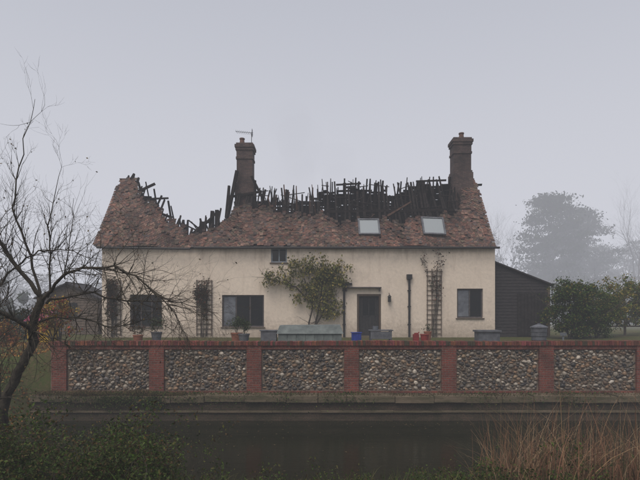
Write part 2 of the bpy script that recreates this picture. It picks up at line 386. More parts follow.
l=empty('wall_lantern'); l.parent=house; mb=MB(); mb.box(3.38,3.52,YF-.22,YF-.08,1.75,2.0); mb.cyl((3.45,YF-.15,2.0),(3.45,YF-.15,2.12),.11,.01,8); mb.beam((3.45,YF-.15,2.08),(3.45,YF-.002,2.2),.025,.025); mb.make('lantern_body',M['black'],l)
mb=MB()
def pipe(x,z1):
    mb.cyl((x,YF-.09,.0),(x,YF-.09,z1),.055,.055,10); mb.box(x-.13,x+.13,YF-.2,YF-.005,z1-.01,z1+.22)
    for z in(.6,1.5,2.3): mb.box(x-.08,x+.08,YF-.1,YF-.004,z,z+.05)
pipe(1.2,2.55); pipe(4.45,2.9); mb.box(1.2,1.6,YF-.13,YF-.005,2.6,2.7)
mb.make('drainpipes',M['black'],house)
mb=MB(); mb.cyl((-6.2,YF-.36,4.42),(XR+.1,YF-.36,4.42),.055,.055,8); mb.cyl((-11,YF-.36,4.43),(-6.4,YF-.36,4.36),.055,.055,8); mb.make('gutter',M['black'],house)
mb=MB(); mb.box(XL,XR,YF-.05,YF-.003,4.44,4.6); mb.make('wall_plate',M['char'],house)

# roof
u=np.array([0,.6,.8]); nrm=np.array([0,-.8,.6]); E0=np.array([0,24.0,4.7])
cx=[-11.3,-10.85,-10.45,-10.1,-9.6,-8.4,-7.3,-6.5,-5.8,-5.3,-4.75,-4.0,-3.0,-2.35,-1.0,-.4,.1,.55,2.1,4.2,5.3,6.3,7.1,7.7,8.1,9.0]
ct=[.95,1.02,.99,.84,.70,.46,.24,.14,.13,.25,.43,.54,.52,.44,.39,.46,.44,.32,.30,.30,.34,.37,.42,.7,.97,1.0]
def ctop(x): return np.interp(x,cx,ct)+.035*math.sin(x*4.1)+.025*math.sin(x*9.7+1)+.015*math.sin(x*23)
def sag(x,s): return -.05*math.sin(x*.9+1)-.035*math.sin(x*2.3+s)-.03*math.exp(-((x+6.2)/1.4)**2)
def sootn(x,s): return .5+.5*math.sin(x*1.3+s*.8+1.2)*math.sin(x*.47-s*1.7)+.25*math.sin(x*3.7+s*2.9)
mb=MB(); felt=MB()
tp=np.array([[.215,.115,.088],[.17,.092,.074],[.24,.15,.118],[.13,.085,.075],[.11,.09,.085],[.19,.13,.10],[.135,.105,.078]])
cols_x=np.arange(-11.2,8.72,.165)
for r in range(-3,51):
    s=r*.1; t=s/5
    for k,x0 in enumerate(cols_x):
        x=x0+(.08 if r%2 else 0)
        top=ctop(x)
        if t>top: continue
        edge=(top-t)
        pm=.02+.5*math.exp(-edge/.035)
        if -5.2<x<8 and r>0: pm+=.06*max(0,sootn(x,s))
        if rng.random()<pm: continue
        sl=sootn(x*1.3,s); k_=rng.uniform(.65,1.35)*(1-.5*max(0,min(1,sl-.35)))*(1-.7*math.exp(-edge/.09)*(x>-9.9 and x<7.8))
        c=tp[rng.integers(0,7)]*k_
        lift=rng.uniform(0,.012)+(rng.uniform(0,.07) if rng.random()<.09 else 0)
        yaw=rng.normal(0,.025)+(rng.normal(0,.35) if rng.random()<.07 else 0)
        ax=np.array([math.cos(yaw),0,0])+u*math.sin(yaw)*1; au=u*math.cos(yaw)-np.array([math.sin(yaw),0,0])
        au2=au*1.0-nrm*.08
        cen=E0+u*(s+.08+rng.normal(0,.006))+nrm*(.05+lift+sag(x,s))+np.array([x,0,0])
        mb.obox(cen,ax*.158,au2*.185,np.cross(ax,au2)*.014,c)
for x in np.arange(-11.15,8.6,.15):
    tt=ctop(x)-.03
    if tt<=0: continue
    p=E0+np.array([x,0,0]); 
    for s0 in np.arange(-.3,tt*5,.5):
        s1=min(s0+.5,tt*5)
        a_=p+u*s0+nrm*(sag(x,s0)-.02); b_=p+u*s1+nrm*(sag(x,s1)-.02)
        felt.add([a_,a_+[.15,0,0],b_+[.15,0,0],b_],[[0,1,2,3]])
mb.make('roof_tiles',M['tile'],house); felt.make('burnt_battens_under_tiles',M['felt'],house)
mb=MB()
for x in np.arange(8.0,8.6,.3): mb.cyl((x,27,8.72),(x+.28,27,8.72),.12,.12,8,(.15,.08,.07))
for x in(-11.1,-10.8): mb.cyl((x,27,8.64),(x+.28,27,8.66),.13,.12,8,(.10,.07,.065))
mb.make('ridge_tiles',M['tile'],house)
mb=MB(); ur=np.array([0,-.6,.8]); nr=np.array([0,.8,.6]); ER=np.array([0,30.0,4.7])
for r in range(-2,50):
    s=r*.1
    for x0 in cols_x:
        if not (x0<-10.4-.25*(50-r)/50 or x0>8.0 or s/5<.12+.06*math.sin(x0*3)): continue
        mb.obox(ER+ur*(s+.08)+nr*.05+np.array([x0,0,0]),np.array([.158,0,0]),(ur-nr*.08)*.185,nr*.014,tp[rng.integers(0,7)]*rng.uniform(.6,1.2))
mb.make('rear_roof_tiles',M['tile'],house)
# charred structure
mb=MB(); mb2=MB()
def P(x,s,off=0,rear=False):
    return (ER+ur*s+nr*off if rear else E0+u*s+nrm*off)+np.array([x,0,0])
def toph(x):
    return np.interp(x,[-11,-10.2,-9.6,-9,-8,-6.6,-5.2,-4.6,-3,-2.2,-.6,0,.6,2,3.4,4.2,5,6,7.4,8.5],[4.9,5.0,4.5,3.7,2.7,1.3,2.8,4.4,4.4,4.1,4.3,4.8,4.9,4.95,4.85,4.6,4.85,5,5.05,5])
x=-10.6
while x<8.5:
    xx=x; h=toph(xx)
    hh=max(ctop(xx)*5+.1, h+rng.choice([.15,-.1,-.4,-.8,-1.2],p=[.3,.27,.2,.13,.1]))
    lean=rng.normal(0,.15)
    mb.beam(P(xx,-.1,-.12),P(xx+lean,min(hh,5.2),-.12+rng.uniform(-.1,.03)),.1,rng.uniform(.08,.14),taper=rng.uniform(.4,.9))
    x+=rng.uniform(.16,.36)
x=-10.6
while x<8.5:
    xx=x; h=toph(xx)-(.4 if -8.5<xx<-.2 else 0)
    hh=h+rng.choice([.2,0,-.3,-.8],p=[.35,.3,.2,.15])
    mb.beam(P(xx,0,-.1,True),P(xx+rng.normal(0,.14),max(.4,min(hh,5.25)),-.1+rng.uniform(-.1,.05),True),.1,rng.uniform(.08,.15),taper=rng.uniform(.4,.9))
    x+=rng.uniform(.17,.36)
limx=[-10.5,-9.6,-8.5,-7,-5,-4.2,-2.5,-.6,.2,.6,1.6,2.6,3.4,3.9,4.2,4.5,5.2,7,8.5]
limy=[4.8,3.6,2.0,.5,1.8,3.9,3.7,3.8,4.3,4.55,4.6,4.45,4.6,4.3,3.9,4.4,4.8,4.9,5.0]
for s in np.arange(.1,5.0,.115):
    x=-10.5
    while x<8.5:
        L=rng.uniform(.2,.9)
        pr=np.interp(x,[-10.5,-7,-5,-4,-.5,.3,3,8.5],[.6,.1,.3,.75,.85,.96,.98,.99])
        lim=np.interp(x+L/2,limx,limy)*rng.uniform(.91,1.03)
        if s<lim and (rng.random()<pr or (x>0 and s<lim-.7)):
            mb.obox(P(x+L/2,s,-.02,True)+rng.normal(0,.01,3),np.array([L+.02,0,rng.normal(0,.04)]),ur*.126,nr*.02)
        x+=L
for s in np.arange(1.6,4.8,.16):
    x=-4.4
    while x<8:
        L=rng.uniform(.3,1.3)
        if s>ctop(x+L/2)*5 and s<toph(x)*.95 and rng.random()<(.16 if x>.2 else .08):
            mb.obox(P(x+L/2,s,-.03)+rng.normal(0,.03,3),np.array([L,0,rng.normal(0,.22)]),u*.045,nrm*.025)
        x+=L+.05
mb.beam((.9,27,8.42),(2.3,27,8.5),.1,.05); mb.beam((5.4,27,8.62),(7.1,27,8.68),.1,.05)
mb.beam((.3,25.6,6.6),(8.4,25.6,6.7),.15,.15); mb.beam((-4.4,28.5,6.5),(8.4,28.4,6.7),.15,.15)
mb.beam((-5.2,26.2,5.6),(-4.55,26.3,9.0),.2,.16); mb.beam((-5.1,26.3,6.4),(-5.0,26.4,8.2),.28,.2,taper=.6); mb.beam((-3.75,26.3,8.7),(-2.9,26.4,7.0),.14,.14); mb.beam((-3.6,26.4,6.8),(-3.55,26.4,8.5),.3,.2,taper=.4)
mb.beam((-3.3,26.4,6.8),(-3.0,26.4,8.0),.2,.2,taper=.5); mb.beam((-4.9,26.4,7.6),(-3.2,26.4,7.9),.12,.1)
mb.beam((-10.7,26.9,8.3),(-10.45,27,9.05),.3,.25,taper=.35); mb.beam((-10.9,26.9,8.2),(-10.75,27,8.95),.25,.2,taper=.3); mb.beam((-10.4,26.8,8.0),(-10.15,26.9,8.8),.25,.2,taper=.4)
mb.beam((-10.3,26.3,7.7),(-9.1,26.5,8.35),.12,.1); mb.beam((-9.9,26.4,8.0),(-9.3,26.2,6.9),.13,.1); mb.beam((-9.9,26.0,7.2),(-8.7,26.2,6.9),.11,.09); mb.beam((-9.2,26.1,6.8),(-7.9,25.6,6.3),.13,.1)
mb.beam((-9.2,26.1,6.3),(-8.6,26.1,7.6),.09,.08); mb.beam((-9.7,26.1,7.4),(-8.3,26.3,7.5),.09,.08)
for k in range(130):
    x=rng.uniform(-9.4,8.2); y=rng.uniform(25,29); z=rng.uniform(4.6,5.6)+(1.6 if x>-5 else .1)*rng.random()
    a=rng.uniform(0,6.28); L=rng.uniform(.5,1.8)
    (mb if rng.random()<.75 else mb2).beam((x,y,z),(x+L*math.cos(a),y+.4*L*math.sin(a),z+L*rng.uniform(-.4,.7)),.1,.08,taper=.7)
for k in range(150):
    x=rng.uniform(-3.4,8.0); y=rng.uniform(26.2,28.0); z=rng.uniform(5.8,7.0); top=min(8.75,z+rng.uniform(.8,2.3))
    if 3.7<x<4.3: top=min(top,7.8)
    if x<0: top=min(top,8.25)
    (mb2 if (x<.8 and rng.random()<.4) else mb).beam((x,y,z),(x+rng.normal(0,.25),y,top),rng.uniform(.06,.2),rng.uniform(.05,.14),taper=rng.uniform(.3,.8))
for k in range(26):
    x=rng.uniform(-8.6,-5.3); y=rng.uniform(26.2,27.6); z=rng.uniform(4.7,5.6)
    mb.beam((x,y,z),(x+rng.normal(0,.6),y,z+rng.uniform(.3,1.3)),rng.uniform(.06,.2),rng.uniform(.06,.2),taper=.5)
mb.beam((-6.6,26.6,4.7),(-6.5,26.6,6.25),.5,.3,taper=.8); mb.beam((-6.1,26.8,4.7),(-6.0,26.8,6.9),.36,.3,taper=.6); mb.beam((-5.65,26.6,4.7),(-5.7,26.6,6.9),.5,.3,taper=.6)
mb.beam((-7.4,26.7,5.2),(-5.6,26.6,6.9),.1,.1); mb.beam((-7.6,26.6,5.0),(-6.3,26.6,6.3),.3,.2,taper=.5)
mb.make('charred_rafters',M['char'],house); mb2.make('scorched_debris',M['char2'],house)
for (xa,xb,tilt) in((1.95,3.05,.0),(5.2,6.35,.12)):
    sk=empty('roof_skylight'); sk.parent=house; mb=MB(); s0,s1=.45,1.6
    c0=P((xa+xb)/2,(s0+s1)/2,.13+tilt*.5); ax=np.array([1,0,tilt*-.3]); uu=unit(u+nrm*tilt*.8); nn=np.cross(ax,uu)
    wv=xb-xa; hv=s1-s0; t=.08
    for (dx,ds,wx,ws) in((0,hv/2-t/2,wv,t),(0,-hv/2+t/2,wv,t),(wv/2-t/2,0,t,hv-2*t),(-wv/2+t/2,0,t,hv-2*t)):
        mb.obox(c0+ax*dx+uu*ds,ax*wx,uu*ws,nn*.12)
    mb.make('frame',M['greyd'],sk)
    mb=MB(); mb.obox(c0+nn*.01,ax*(wv-2*t),uu*(hv-2*t),nn*.03); mb.make('pane',M['sky_glass'],sk)
def chimney(name,x0,x1,y0,y1,z1,flare,potx):
    c=empty(name); c.parent=house; mb=MB()
    mb.box(x0,x1,y0,y1,0,z1-.9)
    mb.box(x0-.04,x1+.04,y0-.04,y1+.04,z1-.899,z1-.78); mb.box(x0-.01,x1+.01,y0-.01,y1+.01,z1-.779,z1-.4)
    mb.box(x0-.06,x1+.06,y0-.06,y1+.06,z1-.399,z1-.26); mb.box(x0-.1,x1+.1,y0-.1,y1+.1,z1-.259,z1-.1); mb.box(x0-.03,x1+.03,y0-.03,y1+.03,z1-.099,z1)
    if flare: mb.box(x0-.09,x1+.09,y0-.09,y1+.09,0.01,flare); mb.box(x0-.05,x1+.05,y0-.05,y1+.05,0.01,flare+.12)
    mb.make('stack',M['chimbrick'],c)
    mb=MB()
    for px in potx: mb.cyl((px,(y0+y1)/2,z1-.01),(px,(y0+y1)/2,z1+.32),.15,.12,14,(.2,.11,.09)); mb.cyl((px,(y0+y1)/2,z1+.32),(px,(y0+y1)/2,z1+.38),.15,.15,14,(.16,.09,.07))
    mb.make('pots',M['vc'],c); return c
c1=chimney('chimney_stack',-4.62,-3.75,26.6,27.4,10.65,8.3,[-4.38])
mb=MB(); mb.cyl((-3.85,27,9.9),(-3.85,27,11.35),.02,.02,6); mb.beam((-4.75,27,11.42),(-3.75,26.9,11.3),.02,.02)
for k in range(9): xk=-4.7+k*.11; mb.beam((xk,26.75,11.41-k*.013),(xk+.02,27.25,11.41-k*.013),.012,.012)
mb.beam((-3.8,26.9,11.1),(-3.8,26.9,11.5),.25,.015)
mb.make('tv_aerial',M['greyd'],c1)
chimney('chimney_stack',7.42,8.38,26.6,27.4,10.95,9.0,[7.95])

# lean-to shed
sh=empty('weatherboarded_shed'); mb=MB()
X0,X1=8.79,11.7
for k in range(24):
    z=k*.16
    xr=X1 if z<2.55 else X1-(z-2.55)/(3.75-2.55)*(X1-X0)
    if xr-X0<.1: continue
    mb.obox(((X0+xr)/2,24.5-.012,z+.09),np.array([xr-X0,0,rng.normal(0,.006)]),np.array([0,.02,0]),np.array([0,.02,.175]))
    if z<2.5: mb.box(X1-.02,X1,24.55,27.5,z,z+.15)
mb.make('boarding',M['shedwood'],sh)
mb=MB(); mb.obox(((X0+X1)/2+.06,26.0,3.24),np.array([X1-X0+.25,0,-1.25]),np.array([0,3.3,0]),np.array([.02,0,.07])); mb.make('roof',M['shedwood'],sh)
mb=MB(); mb.box(10.05,11.45,24.44,24.475,.02,2.2); 
for k in range(8): mb.box(10.06+k*.173,10.21+k*.173,24.41,24.439,.03,2.18)
mb.make('doors',M['felt'],sh)
mb=MB(); mb.box(X1-.1,X1+.0,24.4,24.47,0,2.55); mb.make('corner_post',M['wood'],sh)

# small garden building and toys beyond the left end of the house
g=empty('garden_summerhouse'); mb=MB()
for k in range(14): mb.obox((-14.4,27.5-.01,k*.15+.085),(3.4,0,0),(0,.02,0),(0,.02,.165))
for k in range(14): mb.box(-12.72,-12.7,27.52,29.9,k*.15,k*.15+.14)
mb.box(-16.1,-12.75,27.55,29.9,0,2.05); mb.add([[-16.1,27.52,2.12],[-12.7,27.52,2.12],[-14.4,27.52,2.95]],[[0,1,2,2]]); mb.make('boarding',M['wood'],g)
mb=MB()
mb.obox((-15.3,28.7,2.5),(1.95,0,.93),(0,2.9,0),(-.03,0,.06)); mb.obox((-13.5,28.7,2.5),(1.95,0,-.93),(0,2.9,0),(.03,0,.06)); mb.make('roof',M['shedwood'],g)
mb=MB(); mb.box(-14.9,-13.9,27.45,27.48,.9,1.8); mb.make('window',M['glass'],g)
g=empty('toy_playhouse'); mb=MB(); mb.box(-11.9,-11.0,19.5,20.2,0,.85); mb.make('walls',M['yellow'],g)
mb=MB(); mb.add([[-12,19.4,.851],[-10.9,19.4,.851],[-10.9,20.3,.851],[-12,20.3,.851],[-11.45,19.4,1.35],[-11.45,20.3,1.35]],[[0,1,4,4],[3,5,2,2],[0,4,5,3],[1,2,5,4]]); mb.make('roof',M['pink'],g)
mb=MB(); mb.box(-11.7,-11.4,19.48,19.497,.0,.6); mb.box(-11.3,-11.1,19.48,19.497,.4,.65); mb.make('door_and_window',M['red'],g)

# ---------------------------------------------------------------- trellises and climbers
def trellis(x0,x1,z0,z1,nx_,dz=.24):
    t=empty('garden_trellis'); mb=MB()
    for i in range(nx_): x=x0+(x1-x0)*i/(nx_-1); mb.box(x-.02,x+.02,YF-.075,YF-.05,z0,z1)
    z=z0+.1
    while z<z1: mb.box(x0-.03,x1+.03,YF-.049,YF-.03,z,z+.035); z+=dz
    mb.make('slats',M['wood'],t); return t
trellis(-6.15,-5.4,.05,2.85,4); trellis(5.35,6.05,.05,3.4,4); trellis(-10.6,-9.95,.05,2.9,4)
def climber(name,x,z1,spr,n,pal_,lf,depth=3):
    t=empty(name); L=[]; tips=[]
    for k in range(n):
        grow(L,(x+rng.normal(0,.12),YF-.12,0),(rng.normal(0,.06),0,1),z1*rng.uniform(.45,.65),.02,depth,.10,.16,(2,4),.4,(.35,.5),tips)
    fx=lambda q,o: np.array([x+np.clip((q[0]-x)*.6,-.6,.6),min(YF-.05,YF-o+(q[1]-YF)*.25),max(q[2],0)])
    L=[([fx(q,.1) for q in pts],r) for pts,r in L]
    tubes('stems',L,M['bark'],t,4)
    T=np.array([fx(q,.12) for q in tips])
    if lf: 
        idx=rng.integers(0,len(T),lf); leaves('foliage',T[idx]+rng.normal(0,.09,(lf,3))*[1,.5,1]-[0,.08,0],.09,pal_,M['leaf'],t)
brown=[[.07,.05,.03],[.05,.06,.025],[.10,.06,.03],[.04,.045,.03],[.14,.05,.03]]
climber('climbing_rose',-5.8,2.9,.3,5,brown,1300); climber('climbing_rose',5.7,4.4,.3,5,brown,420); climber('climbing_rose',-10.3,3.1,.3,6,brown,2200)
t=empty('wall_climber'); L=[]; 
paths=[[(-.5,0),(-.55,.7),(-.35,1.5),(-.6,2.4),(-.9,3.2)],[(-.35,0),(-.2,.8),(.0,1.7),(.1,2.6),(.3,3.3)],[(-.4,.3),(.1,1.1),(.45,2.0),(.8,3.0)],[(-.55,1.8),(-1.2,2.5),(-2.0,2.75),(-2.7,2.95)]]
for pth in paths:
    pts=[np.array([a,YF-.16+rng.normal(0,.04),b_]) for a,b_ in pth]; L.append((pts,np.linspace(.05,.02,len(pts))))
    for q in pts[1:]:
        for k in range(4): grow(L,q,(rng.normal(0,.8),-.25,rng.normal(.3,.5)),.6,.014,1,.2,0,(2,3))
tubes('stems',L,M['bark'],t,5)
Q=[]
for (x,z,rx,rz,n_) in((-.8,3.35,.75,.45,850),(.1,3.1,.85,.6,950),(.65,2.7,.6,.6,650),(-.3,2.3,.65,.5,600),(.4,1.9,.6,.5,460),(-.75,2.0,.45,.4,240),(-1.5,2.75,.55,.3,240),(-2.4,2.85,.35,.28,300),(.1,1.3,.55,.35,300),(.9,3.4,.45,.35,240),(.6,1.2,.4,.3,180)):
    cs=[(x+rng.normal(0,.55)*rx,z+rng.normal(0,.55)*rz) for _ in range(max(6,n_//40))]
    for k in range(n_):
        c_=cs[k%len(cs)]; Q.append([c_[0]+rng.normal(0,.12),YF-.3+rng.normal(0,.14),c_[1]+rng.normal(0,.14)])
Q=np.array(Q); Q[:,1]=np.minimum(Q[:,1],YF-.05)
leaves('foliage',Q,.12,[[.19,.20,.055],[.28,.255,.07],[.13,.15,.045],[.32,.26,.08],[.08,.09,.03]],M['leaf'],t,droop=1.2)

# ---------------------------------------------------------------- terrace objects
def pot(name,x,y,r,h,m,plant=None,n=0,pr=.3):
    e=empty(name); mb=MB(); mb.cyl((x,y,0),(x,y,h),r*.72,r,18); mb.cyl((x,y,h),(x,y,h+.05),r*1.08,r*1.08,18); mb.make('pot',m,e)
    if n: 
        L=[];tips=[]
        for k in range(4): grow(L,(x,y,h),(rng.normal(0,.3),rng.normal(0,.3),1),pr*.8,.012,2,.2,.05,(2,3),.7,(.5,.7),tips)
        tubes('stems',L,M['bark'],e,4); T=np.array(tips); leaves('foliage',T[rng.integers(0,len(T),n)]+rng.normal(0,pr*.15,(n,3)),.06,plant,M['leaf'],e)
green=[[.04,.07,.025],[.06,.09,.03],[.03,.05,.02],[.08,.09,.035]]
pot('potted_shrub',-2.85,18,.2,.35,M['greyd'],green,500,.4); pot('potted_shrub',-3.3,19,.22,.35,M['terra'],green,500,.45); pot('potted_shrub',4.15,18.5,.14,.42,M['terra'],green,80,.2)
pot('potted_shrub',-6.3,18.5,.2,.4,M['greyd'],green,400,.4); pot('potted_shrub',-6.9,18.2,.18,.3,M['terra'],brown,300,.4)
e=empty('galvanised_trough'); mb=MB(); mb.box(-2.2,-1.62,17.8,18.2,0,.5); mb.box(-2.24,-1.58,17.77,18.23,.501,.54); mb.make('body',M['greyd'],e)
e=empty('garden_storage_box'); mb=MB(); mb.box(-1.54,.8,17.65,18.4,0,.40)
for k in range(7): mb.box(-1.52+k*.335,-1.215+k*.335,17.63,17.649,.03,.38)
mb.make('body',M['grey'],e)
mb=MB(); mb.add([[-1.6,17.58,.41],[.86,17.58,.41],[.86,18.45,.41],[-1.6,18.45,.41],[-1.5,17.78,.70],[.76,17.78,.72],[.76,18.4,.74],[-1.5,18.4,.72]],[[0,1,5,4],[1,2,6,5],[2,3,7,6],[3,0,4,7],[4,5,6,7],[3,2,1,0]]); mb.make('lid',M['grey'],e)
e=empty('blue_crate'); mb=MB(); mb.box(1.2,1.55,18,18.35,.0,.42)
for k in range(4): mb.box(1.19+k*.1,1.23+k*.1,17.98,17.999,.02,.4)
mb.box(1.17,1.58,17.97,18.38,.421,.45); mb.make('crate',M['blue'],e)
e=empty('garden_table'); mb=MB()
for k in range(5): mb.box(1.85,2.75,18+k*.12,18.1+k*.12,.5,.54)
for a in(1.9,2.65):
    for b_ in(18.03,18.5): mb.box(a,a+.05,b_,b_+.05,0,.499)
mb.box(1.9,2.7,18.02,18.04,.2,.48); mb.make('table',M['greyd'],e)
e=empty('paint_tub'); mb=MB(); mb.cyl((2.1,18.2,.54),(2.1,18.2,.66),.1,.11,14); mb.cyl((2.1,18.2,.66),(2.1,18.2,.675),.115,.115,14); mb.make('tub',M['curt'],e)
e=empty('red_bucket'); mb=MB(); mb.cyl((3.9,17.9,0),(3.9,17.9,.36),.12,.16,16); mb.cyl((3.9,17.9,.36),(3.9,17.9,.39),.175,.175,16); mb.make('bucket',M['red'],e)
e=empty('red_fuel_can'); mb=MB(); mb.box(3.5,3.72,18,18.14,0,.38); mb.box(3.55,3.67,18.03,18.11,.381,.43); mb.cyl((3.68,18.07,.38),(3.73,18.07,.46),.02,.02,8); mb.make('can',M['red'],e)
e=empty('stone_trough'); mb=MB(); mb.box(5.95,6.75,18,18.5,0,.46); mb.box(5.9,6.8,17.95,18.55,.461,.53); mb.make('trough',M['greyd'],e)
e=empty('metal_dustbin'); mb=MB(); mb.cyl((8.3,18.2,0),(8.3,18.2,.62),.25,.29,20)
for z in(.15,.3,.45): mb.cyl((8.3,18.2,z),(8.3,18.2,z+.02),.29,.295,20)
mb.cyl((8.3,18.2,.62),(8.3,18.2,.66),.32,.31,20); mb.cyl((8.3,18.2,.66),(8.3,18.2,.74),.3,.1,20); mb.box(8.24,8.36,18.18,18.22,.74,.79); mb.make('bin',M['greyd'],e)
e=empty('garden_notice_sign'); mb=MB(); mb.box(9.35,9.4,18.5,18.53,0,.3); mb.box(9.25,9.5,18.48,18.499,.3,.42); mb.make('sign',M['curt'],e)
for k,(x,y) in enumerate(((14.5,26),(16.5,26),(18.5,26))):
    e=empty('fence_post'); mb=MB(); mb.box(x,x+.09,y,y+.09,0,1.0); mb.add([[x,y,1.001],[x+.09,y,1.001],[x+.09,y+.09,1.001],[x,y+.09,1.001],[x+.045,y+.045,1.06]],[[0,1,4,4],[1,2,4,4],[2,3,4,4],[3,0,4,4]]); mb.make('post',M['wood'],e)
e=empty('field_rail_fence'); mb=MB()
for z in(.45,.85): mb.box(14.59,30,26.02,26.06,z,z+.08)
mb.make('rails',M['wood'],e)

# ---------------------------------------------------------------- shrubs
def shrub(name,cen,rad,nc,per,cr,size,pal_,shell=.4,stems=6):
    e=empty(name); L=[]
    for k in range(stems):
        grow(L,(cen[0]+rng.normal(0,.2),cen[1]+rng.normal(0,.2),cen[2]-rad[2]),(rng.normal(0,.5),rng.normal(0,.3),1),rad[2]*1.2,.04,3,.15,.05,(2,4),.7,(.5,.7))
    tubes('stems',L,M['bark'],e,4)
    Pn=clumps(cen,rad,nc,per,cr,shell); Pn=Pn[Pn[:,2]>H(Pn[:,0],Pn[:,1])]
    leaves('foliage',Pn,size,pal_,M['leaf'],e)
dk=[[.022,.042,.015],[.032,.06,.018],[.018,.03,.012],[.05,.07,.016],[.04,.055,.022]]
gr=[[.05,.105,.02],[.085,.14,.025],[.035,.07,.015],[.12,.15,.03],[.17,.16,.035]]
shrub('laurel_bush',(11.8,22.5,1.5),(1.25,1.1,1.55),130,100,.34,.10,gr[:4]+dk[:2]+[[.18,.14,.03]])
shrub('laurel_bush',(13.4,23.4,1.2),(1.3,1,1.3),95,100,.36,.10,gr)
au=[[.25,.21,.045],[.17,.18,.035],[.30,.21,.05],[.10,.14,.03]]
shrub('autumn_hazel',(14.6,24.5,1.7),(1.2,1.0,1.2),60,80,.36,.11,au,.3)
shrub('autumn_hazel',(16.6,26,1.9),(1.9,1.2,1.4),90,70,.38,.11,au+gr[:2],.3)
shrub('autumn_hazel',(19.5,28,1.8),(1.9,1.2,1.6),75,70,.38,.12,au+gr,.3)
shrub('autumn_shrub',(-10.2,18.6,1.0),(.7,.6,1.0),40,60,.22,.1,[[.42,.08,.04],[.50,.33,.05],[.45,.20,.04],[.12,.10,.03],[.5,.4,.1]],.3)
shrub('autumn_shrub',(-12.6,18.6,.4),(1.3,.7,.9),54,60,.28,.1,[[.36,.14,.03],[.32,.19,.04],[.10,.08,.03],[.30,.09,.05]],.3)
shrub('evergreen_shrub',(-14.0,22,.7),(1.2,.9,.9),50,70,.35,.11,dk,.3)

# ---------------------------------------------------------------- distant trees
def bare_tree(name,x,y,h,lean=0,depth=5,leafn=0,pal_=None,ls=.5,sp=.6):
    e=empty(name); L=[];tips=[]
    grow(L,(x,y,-.1),(lean,0,1),h*.42,h*.022,depth,.09,.07,(3,5),sp,(.58,.8),tips,5)
    tubes('trunk_and_limbs',L,M['bark'],e,4)
    if leafn: T=np.array(tips); leaves('foliage',T[rng.integers(0,len(T),leafn)]+rng.normal(0,h*.02,(leafn,3)),ls,pal_,M['leaf'],e)
def evergreen(name,x,y,h,w,nc,seed=0):
    e=empty(name); L=[]; grow(L,(x,y,-.1),(0,0,1),h*.62,h*.03,2,.03,.1,(8,12),.9,(.25,.38),None,8); tubes('trunk_and_limbs',L,M['bark'],e,5)
    out=[]
    for k in range(nc):
        f=rng.uniform(.08,1)**.85; a=rng.uniform(0,6.28); R=w*(math.sin(min(1,f*1.25+.15)*math.pi*.5) if f<.55 else (1-(f-.55)/.5)**.6 if f<1.04 else .1)*rng.uniform(.3,1.15)
        c=np.array([x+R*math.cos(a),y+R*math.sin(a),h*f]); out.append(c+rng.normal(0,.5,(75,3))*np.array([1.6,1.6,.6])*h/20*rng.uniform(.6,1.3))
    leaves('foliage',np.concatenate(out),.42*h/20,dk,M['leaf'],e,jit=.6)
evergreen('cedar_tree',36.5,76,19.8,5.6,240); evergreen('cedar_tree',43.3,80,18.6,5.6,230)
evergreen('cedar_tree',29.5,88,16.5,4.5,130); evergreen('cedar_tree',51,88,14,6,140); evergreen('cedar_tree',60,92,15,6,110)
bare_tree('bare_oak_tree',27.5,80,20,.0,5); bare_tree('bare_oak_tree',44.5,66,17,.05,6,sp=.75); bare_tree('bare_oak_tree',32.5,84,19,.0,5); bare_tree('bare_oak_tree',52,78,20,0,5)
def treeline(name,x0,x1,y,hm,n):
    e=empty(name); out=[];L=[]
    for k in range(n):
        x=rng.uniform(x0,x1); yy=y+rng.uniform(-8,8); h=hm*rng.uniform(.6,1.1)
        grow(L,(x,yy,0),(0,0,1),h*.5,h*.02,3,.1,.08,(3,5),.6,(.5,.75))
        for q in range(16): out.append(np.array([x,yy,0])+np.array([rng.normal(0,h*.22),rng.normal(0,h*.2),h*rng.uniform(.05,.9)])+rng.normal(0,h*.05,(45,3)))
    tubes('trunks',L,M['bark'],e,3); leaves('foliage',np.concatenate(out),.55,dk+[[.08,.06,.035]],M['leaf'],e,jit=.6)
treeline('distant_tree_line',22,120,105,11,36); treeline('distant_tree_line',-120,-28,95,11,36); treeline('distant_tree_line',-28,22,120,9,16)
treeline('hedgerow',24,90,60,3.6,40); treeline('hedgerow',-80,-15,48,4.2,44)
bare_tree('bare_ash_tree',-16.5,42,8,0,4); bare_tree('bare_ash_tree',-24,50,11,0,5)

# ---------------------------------------------------------------- near apple tree
e=empty('bare_apple_tree'); L=[]
def limb(pts,r0,r1,tw,tl,dep=2,upb=.06):
    P_=[]; pts=[np.array(p,float) for p in pts]
    for i in range(len(pts)-1):
        for k in range(4):
            t_=k/4; p0=pts[max(i-1,0)];p1=pts[i];p2=pts[i+1];p3=pts[min(i+2,len(pts)-1)]
            P_.append(.5*((2*p1)+(-p0+p2)*t_+(2*p0-5*p1+4*p2-p3)*t_**2+(-p0+3*p1-3*p2+p3)*t_**3)+rng.normal(0,.018,3))
    P_.append(pts[-1]); R_=np.linspace(r0,r1,len(P_)); L.append((P_,R_))
    for k in range(tw):
        i=rng.integers(len(P_)//5,len(P_)); dd=unit(P_[i]-P_[i-1]); s=rng.normal(0,1,3)*[1,.7,1]
        grow(L,P_[i],unit(dd*.6+s*.6+np.array([0,0,upb*6])),tl*rng.uniform(.4,1.1),min(.0075,R_[i]*.6),dep,.17,upb,(2,4),.65,(.45,.75))
Yt=8.0
limb([(-5.3,Yt,-.9),(-5.1,Yt-.05,.0),(-4.85,Yt+.05,.55),(-4.78,Yt,1.0),(-4.65,Yt,1.4)],.085,.06,14,.6)
